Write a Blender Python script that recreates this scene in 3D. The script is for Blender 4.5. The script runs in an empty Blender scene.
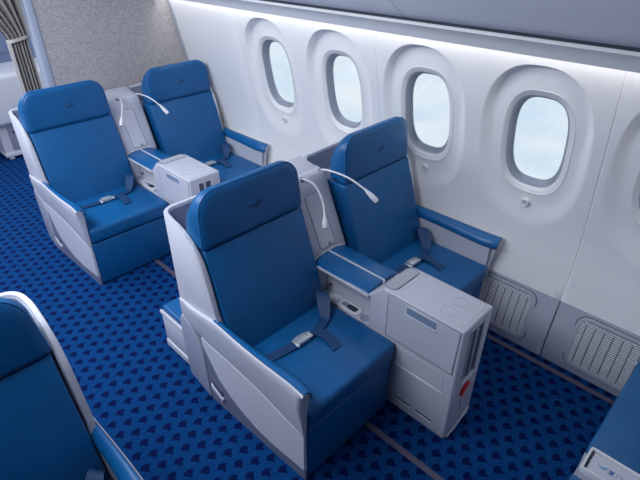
import bpy, bmesh, math, random
from mathutils import Vector, Matrix
random.seed(7)
scene = bpy.context.scene
COL = scene.collection
PITCH = 2.177          # seat row spacing
WPITCH = 0.684         # window spacing

# ------------------------------------------------------------------ camera
cam_d = bpy.data.cameras.new('camera')
cam = bpy.data.objects.new('camera', cam_d)
COL.objects.link(cam)
rx, ry, rz = (0.70224044, -0.71193701, -0.00201626), (-0.38245502, -0.37485425, -0.84451906), (0.60048857, 0.59382656, -0.5355217)
M = Matrix(((rx[0], -ry[0], -rz[0]), (rx[1], -ry[1], -rz[1]), (rx[2], -ry[2], -rz[2]))).to_4x4()
M.translation = Vector((-0.93205247, -1.02780877, 2.24580696))
cam.matrix_world = M
cam_d.sensor_width = 36
cam_d.lens = 494.744 * 36 / 640
cam_d.clip_start = 0.02
scene.camera = cam

# ------------------------------------------------------------------ world: bright cloud deck seen from cruising height
w = bpy.data.worlds.new('sky')
scene.world = w
w.use_nodes = True
nt = w.node_tree
nt.nodes.clear()
out = nt.nodes.new('ShaderNodeOutputWorld')
bg = nt.nodes.new('ShaderNodeBackground')
tc = nt.nodes.new('ShaderNodeTexCoord')
mp = nt.nodes.new('ShaderNodeMapping')
mp.inputs['Scale'].default_value = (1, 1, 2.5)
nz = nt.nodes.new('ShaderNodeTexNoise')
nz.inputs['Scale'].default_value = 7
nz.inputs['Detail'].default_value = 6
nz.inputs['Roughness'].default_value = 0.6
cr = nt.nodes.new('ShaderNodeValToRGB')
cr.color_ramp.elements[0].position = 0.38
cr.color_ramp.elements[0].color = (0.72, 0.83, 0.93, 1)
cr.color_ramp.elements[1].position = 0.62
cr.color_ramp.elements[1].color = (0.90, 0.93, 0.96, 1)
nt.links.new(tc.outputs['Generated'], mp.inputs[0])
nt.links.new(mp.outputs[0], nz.inputs['Vector'])
nt.links.new(nz.outputs[0], cr.inputs[0])
nt.links.new(cr.outputs[0], bg.inputs[0])
nt.links.new(bg.outputs[0], out.inputs[0])
bg.inputs[1].default_value = 1.12

# ------------------------------------------------------------------ lights
def area(name, loc, rot, sx, sy, power, color):
    l = bpy.data.lights.new(name, 'AREA')
    l.shape = 'RECTANGLE'
    l.size, l.size_y = sx, sy
    l.energy = power
    l.color = color
    o = bpy.data.objects.new(name, l)
    COL.objects.link(o)
    o.location = loc
    o.rotation_euler = rot
    return o
area('ceiling_light', (-0.95, 2.7, 2.42), (0, -0.38, 0), 1.0, 5.4, 145, (0.86, 0.92, 1.0))
area('cove_light', (1.437, 0.9, 1.80), (0, 0, 0), 0.035, 5.2, 6.5, (1.0, 0.97, 0.93))

vs = scene.view_settings
vs.view_transform = 'Standard'
vs.look = 'None'
vs.exposure = 0.0
vs.gamma = 1.0
vs.use_curve_mapping = False

# ------------------------------------------------------------------ materials
def srgb(r, g, b):
    f = lambda c: (c / 255 / 12.92) if c / 255 <= 0.04045 else ((c / 255 + 0.055) / 1.055) ** 2.4
    return (f(r), f(g), f(b), 1)
def mat(name, col, rough=0.5, metal=0.0, spec=0.5, bump=None, mottle=0.0, mscale=8.0, emis=None, coat=0.0):
    m = bpy.data.materials.new(name)
    m.use_nodes = True
    t = m.node_tree
    p = t.nodes['Principled BSDF']
    p.inputs['Base Color'].default_value = col
    p.inputs['Roughness'].default_value = rough
    p.inputs['Metallic'].default_value = metal
    p.inputs['Specular IOR Level'].default_value = spec
    p.inputs['Coat Weight'].default_value = coat
    tcn = t.nodes.new('ShaderNodeTexCoord')
    if mottle > 0:
        n = t.nodes.new('ShaderNodeTexNoise')
        n.inputs['Scale'].default_value = mscale
        n.inputs['Detail'].default_value = 3
        t.links.new(tcn.outputs['Object'], n.inputs['Vector'])
        mr = t.nodes.new('ShaderNodeMapRange')
        mr.inputs[1].default_value = 0.3
        mr.inputs[2].default_value = 0.7
        mr.inputs[3].default_value = 1 - mottle
        mr.inputs[4].default_value = 1 + mottle
        t.links.new(n.outputs[0], mr.inputs[0])
        mx = t.nodes.new('ShaderNodeVectorMath')
        mx.operation = 'SCALE'
        mx.inputs[0].default_value = col[:3]
        t.links.new(mr.outputs[0], mx.inputs['Scale'])
        t.links.new(mx.outputs[0], p.inputs['Base Color'])
    if bump:
        n = t.nodes.new('ShaderNodeTexNoise')
        n.inputs['Scale'].default_value = bump[0]
        n.inputs['Detail'].default_value = 4
        t.links.new(tcn.outputs['Object'], n.inputs['Vector'])
        b = t.nodes.new('ShaderNodeBump')
        b.inputs['Strength'].default_value = bump[1]
        b.inputs['Distance'].default_value = bump[2] if len(bump) > 2 else 0.002
        t.links.new(n.outputs[0], b.inputs['Height'])
        t.links.new(b.outputs[0], p.inputs['Normal'])
    if emis:
        p.inputs['Emission Color'].default_value = emis[0]
        p.inputs['Emission Strength'].default_value = emis[1]
    return m
LEATHER = mat('blue_leather', (0.004, 0.096, 0.275, 1), 0.38, spec=0.40, bump=(220, 0.12, 0.001), mottle=0.07, mscale=9)
PIPING = mat('blue_piping', (0.02, 0.15, 0.40, 1), 0.4)
PAD = mat('blue_pad', (0.005, 0.112, 0.32, 1), 0.34, bump=(220, 0.1, 0.001))
GREY = mat('light_grey_plastic', (0.54, 0.55, 0.63, 1), 0.38, bump=(600, 0.06, 0.0006))
GREY2 = mat('mid_grey_plastic', (0.235, 0.25, 0.34, 1), 0.45, bump=(600, 0.06, 0.0006))
SHELLIN = mat('shell_lining', (0.30, 0.33, 0.44, 1), 0.45)
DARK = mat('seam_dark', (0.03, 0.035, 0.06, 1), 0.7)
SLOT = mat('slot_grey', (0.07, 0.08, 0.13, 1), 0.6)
WALL = mat('cabin_panel_white', (0.87, 0.87, 0.885, 1), 0.5, bump=(500, 0.05, 0.0006))
LOWER = mat('lower_side_grey', (0.17, 0.185, 0.27, 1), 0.45, bump=(600, 0.06, 0.0006))
COVER = mat('rear_cover_grey', (0.32, 0.34, 0.44, 1), 0.45, bump=(600, 0.06, 0.0006))
KICK = mat('kick_panel_grey', (0.42, 0.45, 0.54, 1), 0.5, bump=(500, 0.08, 0.0006))
BIN = mat('bin_grey', (0.78, 0.80, 0.86, 1), 0.5)
FRAME = mat('window_bezel', (0.82, 0.82, 0.84, 1), 0.35)
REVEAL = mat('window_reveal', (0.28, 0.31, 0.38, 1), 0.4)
TRACK = mat('track_cover', (0.085, 0.075, 0.12, 1), 0.6)
METAL = mat('buckle_metal', (0.62, 0.64, 0.68, 1), 0.3, metal=0.6)
WEB = mat('belt_webbing', (0.005, 0.045, 0.145, 1), 0.6, bump=(300, 0.2, 0.001))
RED = mat('red_handle', (0.62, 0.02, 0.03, 1), 0.4)
WHITEP = mat('white_lamp_plastic', (0.72, 0.73, 0.77, 1), 0.3)
BLUEGREY = mat('blue_grey_wall', (0.16, 0.21, 0.36, 1), 0.6)
LOGO = mat('logo_dark', (0.006, 0.035, 0.12, 1), 0.5)
TEAL = mat('teal_print', (0.02, 0.30, 0.52, 1), 0.5)
PRINT = mat('blue_print', (0.06, 0.16, 0.46, 1), 0.5)
SPECK = mat('speckled_grille', (0.42, 0.44, 0.50, 1), 0.55, mottle=0.5, mscale=200)

def carpet_material():
    m = bpy.data.materials.new('scallop_carpet')
    m.use_nodes = True
    t = m.node_tree
    p = t.nodes['Principled BSDF']
    g = t.nodes.new('ShaderNodeNewGeometry')
    sp = t.nodes.new('ShaderNodeSeparateXYZ')
    t.links.new(g.outputs['Position'], sp.inputs[0])
    def op(o, a, b=None, c=None):
        n = t.nodes.new('ShaderNodeMath')
        n.operation = o
        for i, v in enumerate((a, b, c)):
            if v is None: continue
            if isinstance(v, (int, float)): n.inputs[i].default_value = v
            else: t.links.new(v, n.inputs[i])
        return n.outputs[0]
    X, Y = sp.outputs[0], sp.outputs[1]
    PX, PY, RR = 0.1335, 0.0885, 0.0675
    def lattice(x0, y0):
        u = op('SUBTRACT', op('FRACT', op('ADD', op('DIVIDE', op('SUBTRACT', X, x0), PX), 0.5)), 0.5)
        dx = op('MULTIPLY', u, PX)
        h = op('SQRT', op('MAXIMUM', op('SUBTRACT', RR * RR, op('MULTIPLY', dx, dx)), 0.0))
        cy = op('ADD', op('MULTIPLY', op('CEIL', op('DIVIDE', op('SUBTRACT', op('SUBTRACT', Y, h), y0), PY)), PY), y0)
        dy = op('SUBTRACT', Y, cy)
        d = op('SQRT', op('ADD', op('MULTIPLY', dx, dx), op('MULTIPLY', dy, dy)))
        return cy, d
    cA, dA = lattice(1.100, -0.640)
    cB, dB = lattice(1.100 + PX / 2, -0.640 + PY / 2)
    sel = op('LESS_THAN', cA, cB)
    d = op('ADD', op('MULTIPLY', sel, dA), op('MULTIPLY', op('SUBTRACT', 1.0, sel), dB))
    dark = op('LESS_THAN', d, 0.0275)
    ring = op('SINE', op('MULTIPLY', d, 2 * math.pi / 0.0112))
    n = t.nodes.new('ShaderNodeTexNoise')
    n.inputs['Scale'].default_value = 330
    n.inputs['Detail'].default_value = 1
    t.links.new(g.outputs['Position'], n.inputs['Vector'])
    dots = op('MULTIPLY', op('GREATER_THAN', ring, -0.1), op('GREATER_THAN', n.outputs[0], 0.49))
    n2 = t.nodes.new('ShaderNodeTexNoise')
    n2.inputs['Scale'].default_value = 900
    t.links.new(g.outputs['Position'], n2.inputs['Vector'])
    mixa = t.nodes.new('ShaderNodeMix'); mixa.data_type = 'RGBA'
    mixa.inputs['A'].default_value = (0.0005, 0.0245, 0.125, 1)
    mixa.inputs['B'].default_value = (0.004, 0.082, 0.255, 1)
    t.links.new(dots, mixa.inputs['Factor'])
    mixb = t.nodes.new('ShaderNodeMix'); mixb.data_type = 'RGBA'
    mixb.inputs['B'].default_value = (0.0004, 0.0075, 0.060, 1)
    t.links.new(mixa.outputs['Result'], mixb.inputs['A'])
    t.links.new(dark, mixb.inputs['Factor'])
    t.links.new(mixb.outputs['Result'], p.inputs['Base Color'])
    p.inputs['Roughness'].default_value = 0.95
    p.inputs['Specular IOR Level'].default_value = 0.1
    b = t.nodes.new('ShaderNodeBump')
    b.inputs['Strength'].default_value = 0.35
    b.inputs['Distance'].default_value = 0.003
    t.links.new(n2.outputs[0], b.inputs['Height'])
    t.links.new(b.outputs[0], p.inputs['Normal'])
    return m
CARPET = carpet_material()

def fabric_material(name, col, scale, amt):
    m = mat(name, col, 0.85, spec=0.2)
    t = m.node_tree
    p = t.nodes['Principled BSDF']
    tcn = [n for n in t.nodes if n.type == 'TEX_COORD'][0]
    mpn = t.nodes.new('ShaderNodeMapping')
    mpn.inputs['Scale'].default_value = (1, 1, 2.2)
    n = t.nodes.new('ShaderNodeTexNoise')
    n.inputs['Scale'].default_value = scale
    n.inputs['Detail'].default_value = 4
    t.links.new(tcn.outputs['Object'], mpn.inputs[0])
    t.links.new(mpn.outputs[0], n.inputs['Vector'])
    r = t.nodes.new('ShaderNodeMapRange')
    r.inputs[1].default_value = 0.3; r.inputs[2].default_value = 0.7
    r.inputs[3].default_value = 1 - amt; r.inputs[4].default_value = 1 + amt
    t.links.new(n.outputs[0], r.inputs[0])
    mx = t.nodes.new('ShaderNodeVectorMath'); mx.operation = 'SCALE'
    mx.inputs[0].default_value = col[:3]
    t.links.new(r.outputs[0], mx.inputs['Scale'])
    t.links.new(mx.outputs[0], p.inputs['Base Color'])
    b = t.nodes.new('ShaderNodeBump')
    b.inputs['Strength'].default_value = 0.5; b.inputs['Distance'].default_value = 0.003
    t.links.new(n.outputs[0], b.inputs['Height'])
    t.links.new(b.outputs[0], p.inputs['Normal'])
    return m
PARTITION = fabric_material('woven_partition', (0.46, 0.435, 0.44, 1), 62, 0.24)
CURTAIN = fabric_material('curtain_cloth', (0.27, 0.245, 0.235, 1), 90, 0.10)

def glass_material():
    m = bpy.data.materials.new('window_glass')
    m.use_nodes = True
    t = m.node_tree
    t.nodes.clear()
    o = t.nodes.new('ShaderNodeOutputMaterial')
    a = t.nodes.new('ShaderNodeBsdfTransparent')
    a.inputs[0].default_value = (0.93, 0.96, 0.98, 1)
    g = t.nodes.new('ShaderNodeBsdfGlossy')
    g.inputs['Roughness'].default_value = 0.05
    x = t.nodes.new('ShaderNodeMixShader')
    x.inputs[0].default_value = 0.06
    t.links.new(a.outputs[0], x.inputs[1]); t.links.new(g.outputs[0], x.inputs[2])
    t.links.new(x.outputs[0], o.inputs[0])
    return m
GLASS = glass_material()

# ------------------------------------------------------------------ mesh helpers
class Ctx:
    off = Vector((0, 0, 0))      # pair coordinates of the thing's base
    mirror = None                # W: x -> W - x
    taper = False
ctx = Ctx()
def xf(v):
    x, y, z = v
    if ctx.taper and z < 0.5:
        x = x + (0.5 - z) * 0.12 * max(0.0, (0.35 - x) / 0.35)
    if ctx.mirror is not None:
        x = ctx.mirror - x
    return Vector((x, y, z)) - ctx.off
def finish(name, bm, m, parent=None, angle=38, label=None):
    for v in bm.verts: v.co = xf(v.co)
    bmesh.ops.remove_doubles(bm, verts=bm.verts, dist=1e-5)
    bmesh.ops.recalc_face_normals(bm, faces=bm.faces)
    me = bpy.data.meshes.new(name)
    bm.to_mesh(me); bm.free()
    for p in me.polygons: p.use_smooth = True
    me.set_sharp_from_angle(angle=math.radians(angle))
    if isinstance(m, (list, tuple)):
        for mm in m: me.materials.append(mm)
    else: me.materials.append(m)
    o = bpy.data.objects.new(name, me)
    COL.objects.link(o)
    if parent: o.parent = parent
    if label: o['label'] = label
    return o
def merge(bm, tb):
    me = bpy.data.meshes.new('tmp')
    tb.to_mesh(me); tb.free()
    bm.from_mesh(me)
    bpy.data.meshes.remove(me)
def box(bm, x0, x1, y0, y1, z0, z1, bev=0.0, seg=2, fn=None):
    tb = bmesh.new()
    bmesh.ops.create_cube(tb, size=1)
    for v in tb.verts:
        v.co = Vector(((x0 + x1) / 2 + v.co.x * (x1 - x0), (y0 + y1) / 2 + v.co.y * (y1 - y0), (z0 + z1) / 2 + v.co.z * (z1 - z0)))
    if bev > 0:
        bmesh.ops.bevel(tb, geom=list(tb.edges), offset=bev, segments=seg, profile=0.5, affect='EDGES')
    if fn:
        for v in tb.verts: v.co = Vector(fn(v.co))
    merge(bm, tb)
def prism(bm, poly, axis, a0, a1, bev=0.0, seg=2, fn=None):
    tb = bmesh.new()
    def P(p, a):
        if axis == 0: return (a, p[0], p[1])
        if axis == 1: return (p[0], a, p[1])
        return (p[0], p[1], a)
    A = [tb.verts.new(P(p, a0)) for p in poly]
    B = [tb.verts.new(P(p, a1)) for p in poly]
    tb.faces.new(A); tb.faces.new(B[::-1])
    n = len(poly)
    for i in range(n): tb.faces.new((A[i], A[(i + 1) % n], B[(i + 1) % n], B[i]))
    bmesh.ops.recalc_face_normals(tb, faces=tb.faces)
    if bev > 0:
        es = [e for e in tb.edges if e.calc_face_angle(0) > 0.6]
        bmesh.ops.bevel(tb, geom=es, offset=bev, segments=seg, profile=0.5, affect='EDGES', clamp_overlap=True)
    if fn:
        for v in tb.verts: v.co = Vector(fn(v.co))
    merge(bm, tb)
def loft(bm, rings, closed=True, caps=True):
    tb = bmesh.new()
    R = [[tb.verts.new(p) for p in r] for r in rings]
    n = len(R[0])
    for a, b in zip(R, R[1:]):
        for i in range(n if closed else n - 1):
            tb.faces.new((a[i], a[(i + 1) % n], b[(i + 1) % n], b[i]))
    if caps:
        tb.faces.new(R[0]); tb.faces.new(R[-1][::-1])
    merge(bm, tb)
def catmull(pts, n=8, closed=False):
    P = [Vector(p) for p in pts]
    o = []
    N = len(P)
    for i in range(N if closed else N - 1):
        g = (lambda k: P[k % N]) if closed else (lambda k: P[max(0, min(N - 1, k))])
        p0, p1, p2, p3 = g(i - 1), g(i), g(i + 1), g(i + 2)
        for k in range(n):
            t = k / n
            o.append(0.5 * ((2 * p1) + (p2 - p0) * t + (2 * p0 - 5 * p1 + 4 * p2 - p3) * t * t + (3 * p1 - p0 - 3 * p2 + p3) * t ** 3))
    if not closed: o.append(P[-1])
    return o
def tube(bm, pts, r, seg=8, closed=False):
    pts = [Vector(p) for p in pts]
    rs = r if isinstance(r, (list, tuple)) else [r] * len(pts)
    rings = []
    N = len(pts)
    prev = None
    for i, p in enumerate(pts):
        a = pts[(i - 1) % N] if closed or i > 0 else p
        b = pts[(i + 1) % N] if closed or i < N - 1 else p
        t = (b - a).normalized()
        if prev is None:
            u = t.orthogonal().normalized()
        else:
            u = (prev - t * prev.dot(t)).normalized()
        prev = u
        v = t.cross(u)
        rings.append([p + (u * math.cos(2 * math.pi * k / seg) + v * math.sin(2 * math.pi * k / seg)) * rs[i] for k in range(seg)])
    if closed: rings.append(rings[0])
    loft(bm, rings, True, not closed)
def ribbon(bm, pts, widths, th=0.002, sub=6):
    """pts: centre line, widths: half-width vectors"""
    c = catmull(pts, sub)
    wv = catmull(widths, sub)
    rings = []
    for i, p in enumerate(c):
        t = (c[min(i + 1, len(c) - 1)] - c[max(i - 1, 0)]).normalized()
        nn = t.cross(wv[i]).normalized() * th
        rings.append([p - wv[i] - nn, p + wv[i] - nn, p + wv[i] + nn, p - wv[i] + nn])
    loft(bm, rings)
def rrect(c0, hw, hh, r, n=8):
    """rounded rectangle, r = (br, tr, tl, bl) radii; returns 2d pts ccw"""
    cx, cy = c0
    if not isinstance(r, (list, tuple)): r = (r,) * 4
    o = []
    for (sx, sy, a0), rr in zip(((1, -1, -90), (1, 1, 0), (-1, 1, 90), (-1, -1, 180)), r):
        for k in range(n + 1):
            a = math.radians(a0 + 90 * k / n)
            o.append((cx + sx * (hw - rr) + rr * math.cos(a), cy + sy * (hh - rr) + rr * math.sin(a)))
    return o
def empty(name, loc, label, cat, group=None):
    o = bpy.data.objects.new(name, None)
    o.empty_display_size = 0.1
    COL.objects.link(o)
    o.location = loc
    o['label'] = label; o['category'] = cat
    if group: o['group'] = group
    return o
def tag(o, label, cat, group=None):
    o['label'] = label; o['category'] = cat
    if group: o['group'] = group
    return o
def struct(o):
    o['kind'] = 'structure'
    return o
def kids(o): return [c for c in bpy.data.objects if c.parent == o]
def copy_tree(o, dloc=(0, 0, 0), label=None, parent=None, skip=()):
    c = o.copy()
    COL.objects.link(c)
    if parent: c.parent = parent
    else: c.location = o.location + Vector(dloc)
    if label: c['label'] = label
    for ch in kids(o):
        if ch.data.name.split('.')[0] not in skip: copy_tree(ch, parent=c)
    return c
def lerp(a, b, t): return a + (b - a) * t
def interp(x, xs, ys):
    if x <= xs[0]: return ys[0]
    for i in range(len(xs) - 1):
        if x <= xs[i + 1]: return lerp(ys[i], ys[i + 1], (x - xs[i]) / (xs[i + 1] - xs[i]))
    return ys[-1]
def sstep(t):
    t = max(0, min(1, t)); return t * t * (3 - 2 * t)

# ================================================================== THE SETTING
# floor
bm = bmesh.new()
box(bm, -2.6, 1.80, -3.4, 7.2, -0.05, 0.0)
struct(finish('floor', bm, CARPET))
# ceiling
bm = bmesh.new()
box(bm, -2.6, 0.9, -3.4, 7.2, 2.56, 2.60)
struct(finish('ceiling', bm, BIN))
bm = bmesh.new()
box(bm, -2.66, -2.6, -3.4, 6.65, 0.0, 2.6)  # unseen wall, added to shut out sky light from the left
struct(finish('wall_left_blocker', bm, WALL))
bm = bmesh.new()
box(bm, -2.6, 1.9, -3.46, -3.4, 0.0, 2.6)  # unseen wall added behind the camera, dark to cut light on the leg rests
struct(finish('wall_near_blocker', bm, BLUEGREY))
# seat track covers
for i, (x, y0, y1) in enumerate(((0.457, -3.3, 3.1), (1.522, -3.3, 3.1)), 1):
    bm = bmesh.new()
    box(bm, x - 0.017, x + 0.017, y0, y1, 0.0, 0.003, 0.001, 1)
    struct(finish('trim_%d' % i, bm, TRACK))

# right cabin wall, curved like the fuselage
PZ = [-0.01, 0, 0.10, 0.20, 0.375, 0.50, 0.665, 0.80, 0.92, 1.05, 1.18, 1.30, 1.41, 1.56, 1.68, 1.74, 1.80, 1.90]
PX_ = [1.586, 1.587, 1.592, 1.603, 1.646, 1.667, 1.679, 1.673, 1.656, 1.631, 1.604, 1.580, 1.556, 1.526, 1.499, 1.484, 1.468, 1.44]
def prof(z):
    # smooth the polyline a little
    s = 0
    for k, wt in ((-0.04, 1), (-0.02, 2), (0, 3), (0.02, 2), (0.04, 1)): s += wt * interp(z + k, PZ, PX_)
    return s / 9
WC = [-0.789, -0.105, 0.579, 1.263, 1.947]        # window centres
Z0, Z1 = 0.40, 1.86
def superell(cy, cz, a, b, n, th):
    c, s = math.cos(th), math.sin(th)
    r = (abs(c / a) ** n + abs(s / b) ** n) ** (-1 / n)
    return cy + r * c, cz + r * s
def recx(z):
    """depth of the recess measured from the wall surface"""
    t = max(0, min(1, (z - 0.78) / 0.92))
    return 0.006 + 0.058 * t ** 1.7
NTH = 128
def win_outline(cy, kind, th):
    if kind == 'rec': return superell(cy + 0.013, 1.232, 0.301, 0.462, 2.5, th)
    if kind == 'ring': return superell(cy + 0.004, 1.270, 0.190, 0.296, 2.9, th)
    if kind == 'hole': return superell(cy + 0.009, 1.274, 0.163, 0.262, 3.0, th)
    if kind == 'pane': return superell(cy + 0.014, 1.277, 0.138, 0.234, 3.0, th)
def ringx(z): return prof(z) + recx(z) * 0.35 + 0.022
bm = bmesh.new()
def wall_cell(y0, y1, cy):
    hw, hz = (y1 - y0) / 2, (Z1 - Z0) / 2
    my, mz = (y0 + y1) / 2, (Z0 + Z1) / 2
    rings = []
    def rect_pt(th):
        # angle around the window, hit on the cell's border
        yc, zc = cy, 1.232
        c, s = math.cos(th), math.sin(th)
        ts = []
        if c > 1e-9: ts.append((y1 - yc) / c)
        if c < -1e-9: ts.append((y0 - yc) / c)
        if s > 1e-9: ts.append((Z1 - zc) / s)
        if s < -1e-9: ts.append((Z0 - zc) / s)
        t = min(ts)
        return yc + c * t, zc + s * t
    ths = [2 * math.pi * k / NTH for k in range(NTH)]
    for cyy, czz in ((y0, Z0), (y1, Z0), (y0, Z1), (y1, Z1)):
        ca = math.atan2(czz - 1.232, cyy - cy) % (2 * math.pi)
        k = min(range(NTH), key=lambda i: abs(ths[i] - ca))
        ths[k] = ca
    lay = []
    NL = 10
    for j in range(NL + 1):
        t = (j / NL)
        t = 1 - (1 - t) ** 1.3
        row = []
        for th in ths:
            a = rect_pt(th); b = win_outline(cy, 'rec', th)
            y, z = lerp(a[0], b[0], t), lerp(a[1], b[1], t)
            row.append((prof(z), y, z))
        lay.append(row)
    for t in (0.04, 0.09, 0.16, 0.25, 0.36, 0.48, 0.60, 0.72, 0.84, 0.94, 1.0):
        row = []
        for th in ths:
            a = win_outline(cy, 'rec', th); b = win_outline(cy, 'ring', th)
            y, z = lerp(a[0], b[0], t), lerp(a[1], b[1], t)
            soft = 0.14 + 0.60 * (1 - sstep((z - 1.20) / 0.42))
            d = recx(z) * sstep(t / soft) * (1 - 0.65 * sstep((t - 0.25) / 0.75)) + 0.022 * sstep(t)
            row.append((prof(z) + d, y, z))
        lay.append(row)
    V = [[bm.verts.new(p) for p in r] for r in lay]
    for a, b in zip(V, V[1:]):
        for i in range(NTH):
            bm.faces.new((a[i], a[(i + 1) % NTH], b[(i + 1) % NTH], b[i]))
for cy in WC: wall_cell(cy - WPITCH / 2 + (0.005 if cy in (WC[1], WC[3]) else 0), cy + WPITCH / 2 - (0.005 if cy in (WC[0], WC[2], WC[4]) else 0), cy)
def wall_strip(y0, y1, n, fx=None):
    V = []
    for i in range(n + 1):
        y = lerp(y0, y1, i / n)
        V.append([bm.verts.new((prof(lerp(Z0, Z1, k / 60)) + (fx(i) if fx else 0), y, lerp(Z0, Z1, k / 60))) for k in range(61)])
    for a, b in zip(V, V[1:]):
        for k in range(60): bm.faces.new((a[k], b[k], b[k + 1], a[k + 1]))
for s in (WC[0] + WPITCH / 2, WC[2] + WPITCH / 2, WC[4] + WPITCH / 2):
    wall_strip(s - 0.005, s + 0.005, 4, lambda i: (0, 0.0022, 0.004, 0.0022, 0)[i])
wall_strip(WC[4] + WPITCH / 2 + 0.005, 3.22, 6)
wall_strip(-3.4, WC[0] - WPITCH / 2, 6)
wall = struct(finish('wall_right', bm, WALL, angle=50))

# lower grey kick panels
bm = bmesh.new()
segs = [(-3.4, -0.450), (-0.444, 0.918), (0.924, 2.286), (2.292, 3.2)]
for y0, y1 in segs:
    rings = []
    zs = [0.0 + 0.40 * k / 20 for k in range(21)]
    for y in (y0, y0 + 0.003, y1 - 0.003, y1):
        e = 0.004 if y in (y0, y1) else 0.0
        rings.append([(prof(z) - 0.002 + e, y, z) for z in zs] + [(prof(0.40) + 0.03, y, 0.40), (prof(0.4) + 0.03, y, 0.0)])
    loft(bm, rings)
struct(finish('baseboard_right', bm, KICK, angle=50))

# windows: bezel, reveal, pane
for n, cy in enumerate(WC, 1):
    ths = [2 * math.pi * k / 96 for k in range(96)]
    def ring3(kind, dx, grow=0.0):
        r = []
        for th in ths:
            y, z = win_outline(cy, kind, th)
            y = cy + (y - cy) * (1 + grow); z = 1.275 + (z - 1.275) * (1 + grow * 0.7)
            r.append((ringx(z) + dx, y, z))
        return r
    bm = bmesh.new()
    loft(bm, [ring3('ring', 0.004, 0.015), ring3('ring', -0.0015, 0.0), ring3('ring', -0.0025, -0.02), ring3('ring', 0.0005, -0.035), ring3('ring', 0.004, -0.06), ring3('hole', 0.008, 0.01), ring3('hole', 0.018, -0.02)], caps=False)
    wf = struct(finish('window_%d' % n, bm, FRAME, angle=60))
    bm = bmesh.new()
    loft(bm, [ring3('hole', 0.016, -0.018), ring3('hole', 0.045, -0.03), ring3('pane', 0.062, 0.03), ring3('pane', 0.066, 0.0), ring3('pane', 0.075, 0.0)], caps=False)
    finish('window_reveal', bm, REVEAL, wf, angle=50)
    bm = bmesh.new()
    pr = ring3('pane', 0.070)
    pb = ring3('pane', 0.074)
    loft(bm, [pr, pb], caps=True)
    finish('pane', bm, GLASS, wf)
    # outer blind of the cell, closing the fuselage round the pane
    bm = bmesh.new()
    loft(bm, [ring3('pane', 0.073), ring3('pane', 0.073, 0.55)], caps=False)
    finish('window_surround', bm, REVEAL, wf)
    # round dimmer button under the window
    bx_, bz_ = prof(0.912) + recx(0.912) * 0.6 + 0.004, 0.912
    by_ = cy + 0.003
    t = empty('window_dimmer_button', (bx_, by_, bz_), ['round window tint button under the partly cut off window at the right edge',
              'round window tint button under the large fully visible window nearest the right edge',
              'round window tint button under the window behind the front window seat headrest',
              'round window tint button under the second window from the partition, hidden by the seat',
              'round window tint button under the window closest to the partition'][n - 1], 'button', 'tint buttons below the windows')
    ctx.off = Vector((bx_, by_, bz_))
    def disc(bm, r0, x0, r1, x1, cap=True, seg=28):
        loft(bm, [[(bx_ + x0, by_ + r0 * math.cos(a), bz_ + r0 * math.sin(a)) for a in [2 * math.pi * k / seg for k in range(seg)]],
                  [(bx_ + x1, by_ + r1 * math.cos(a), bz_ + r1 * math.sin(a)) for a in [2 * math.pi * k / seg for k in range(seg)]]], caps=cap)
    bm = bmesh.new()
    tube(bm, [(bx_ - 0.003, by_ + 0.020 * math.cos(a), bz_ + 0.020 * math.sin(a)) for a in [2 * math.pi * k / 28 for k in range(28)]], 0.0032, 8, True)
    disc(bm, 0.021, 0.014, 0.021, -0.001)
    finish('button_ring', bm, FRAME, t)
    bm = bmesh.new()
    disc(bm, 0.0165, 0.0, 0.014, -0.004)
    finish('button_cap', bm, GREY, t)
    ctx.off = Vector((0, 0, 0))

# service panel rail under the bins (segments with thin joints) and its dark shadow gap
cuts = [-2.3, -0.385, 0.055, 0.19, 0.80, 1.06, 1.74, 3.19]
rail = [(1.300, 1.860), (1.318, 1.838), (1.345, 1.832), (1.372, 1.812), (1.392, 1.785), (1.404, 1.762), (1.408, 1.752), (1.404, 1.748), (1.398, 1.756), (1.385, 1.776), (1.36, 1.80), (1.33, 1.815), (1.29, 1.83)]
bm = bmesh.new()
prism(bm, rail, 1, -3.4, 3.19)
rl = struct(finish('trim_3', bm, WALL, angle=60))
for a in cuts[1:-1]:
    bm = bmesh.new()
    rp = rail[1:6]
    prism(bm, [(p[0] + 0.0006, p[1] + 0.0006) for p in rp] + [(p[0] - 0.003, p[1] - 0.003) for p in rp[::-1]], 1, a - 0.001, a + 0.001)
    finish('rail_joint', bm, GREY2, rl)
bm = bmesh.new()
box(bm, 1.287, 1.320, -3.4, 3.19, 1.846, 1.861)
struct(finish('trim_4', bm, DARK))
# housing of the cove light above the wall top
bm = bmesh.new()
prism(bm, [(1.405, 1.90), (1.52, 1.90), (1.52, 1.80), (1.50, 1.80), (1.50, 1.885), (1.39, 1.885), (1.36, 1.81), (1.34, 1.83), (1.34, 1.90)], 1, -3.4, 3.19)
struct(finish('trim_5', bm, WALL))

# overhead bins
binp = [(1.318, 1.872), (1.324, 1.842), (1.312, 1.843), (1.22, 1.905), (1.10, 1.985), (1.00, 2.075), (0.92, 2.19), (0.87, 2.32), (0.85, 2.56), (1.6, 2.56), (1.6, 1.93), (1.40, 1.905), (1.34, 1.90)]
bins = [(-3.4, -1.35), (-1.344, 0.56), (0.566, 2.40), (2.406, 3.19)]
blab = ['grey overhead bin past the right edge, ahead of the large one', 'long grey overhead bin above the rightmost windows, up to the curved door seam',
        'grey overhead bin beyond the curved seam, above the two far windows', 'short grey overhead bin next to the fabric partition']
for (a, b), lb in zip(bins, blab):
    t = empty('overhead_bin', ((1.318 + 0.85) / 2, (a + b) / 2, 1.86), lb, 'overhead bin', 'overhead bins above the windows')
    ctx.off = Vector(t.location)
    bm = bmesh.new()
    prism(bm, binp, 1, a, b)
    finish('bin_body', bm, BIN, t, angle=60)
    ctx.off = Vector((0, 0, 0))

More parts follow.
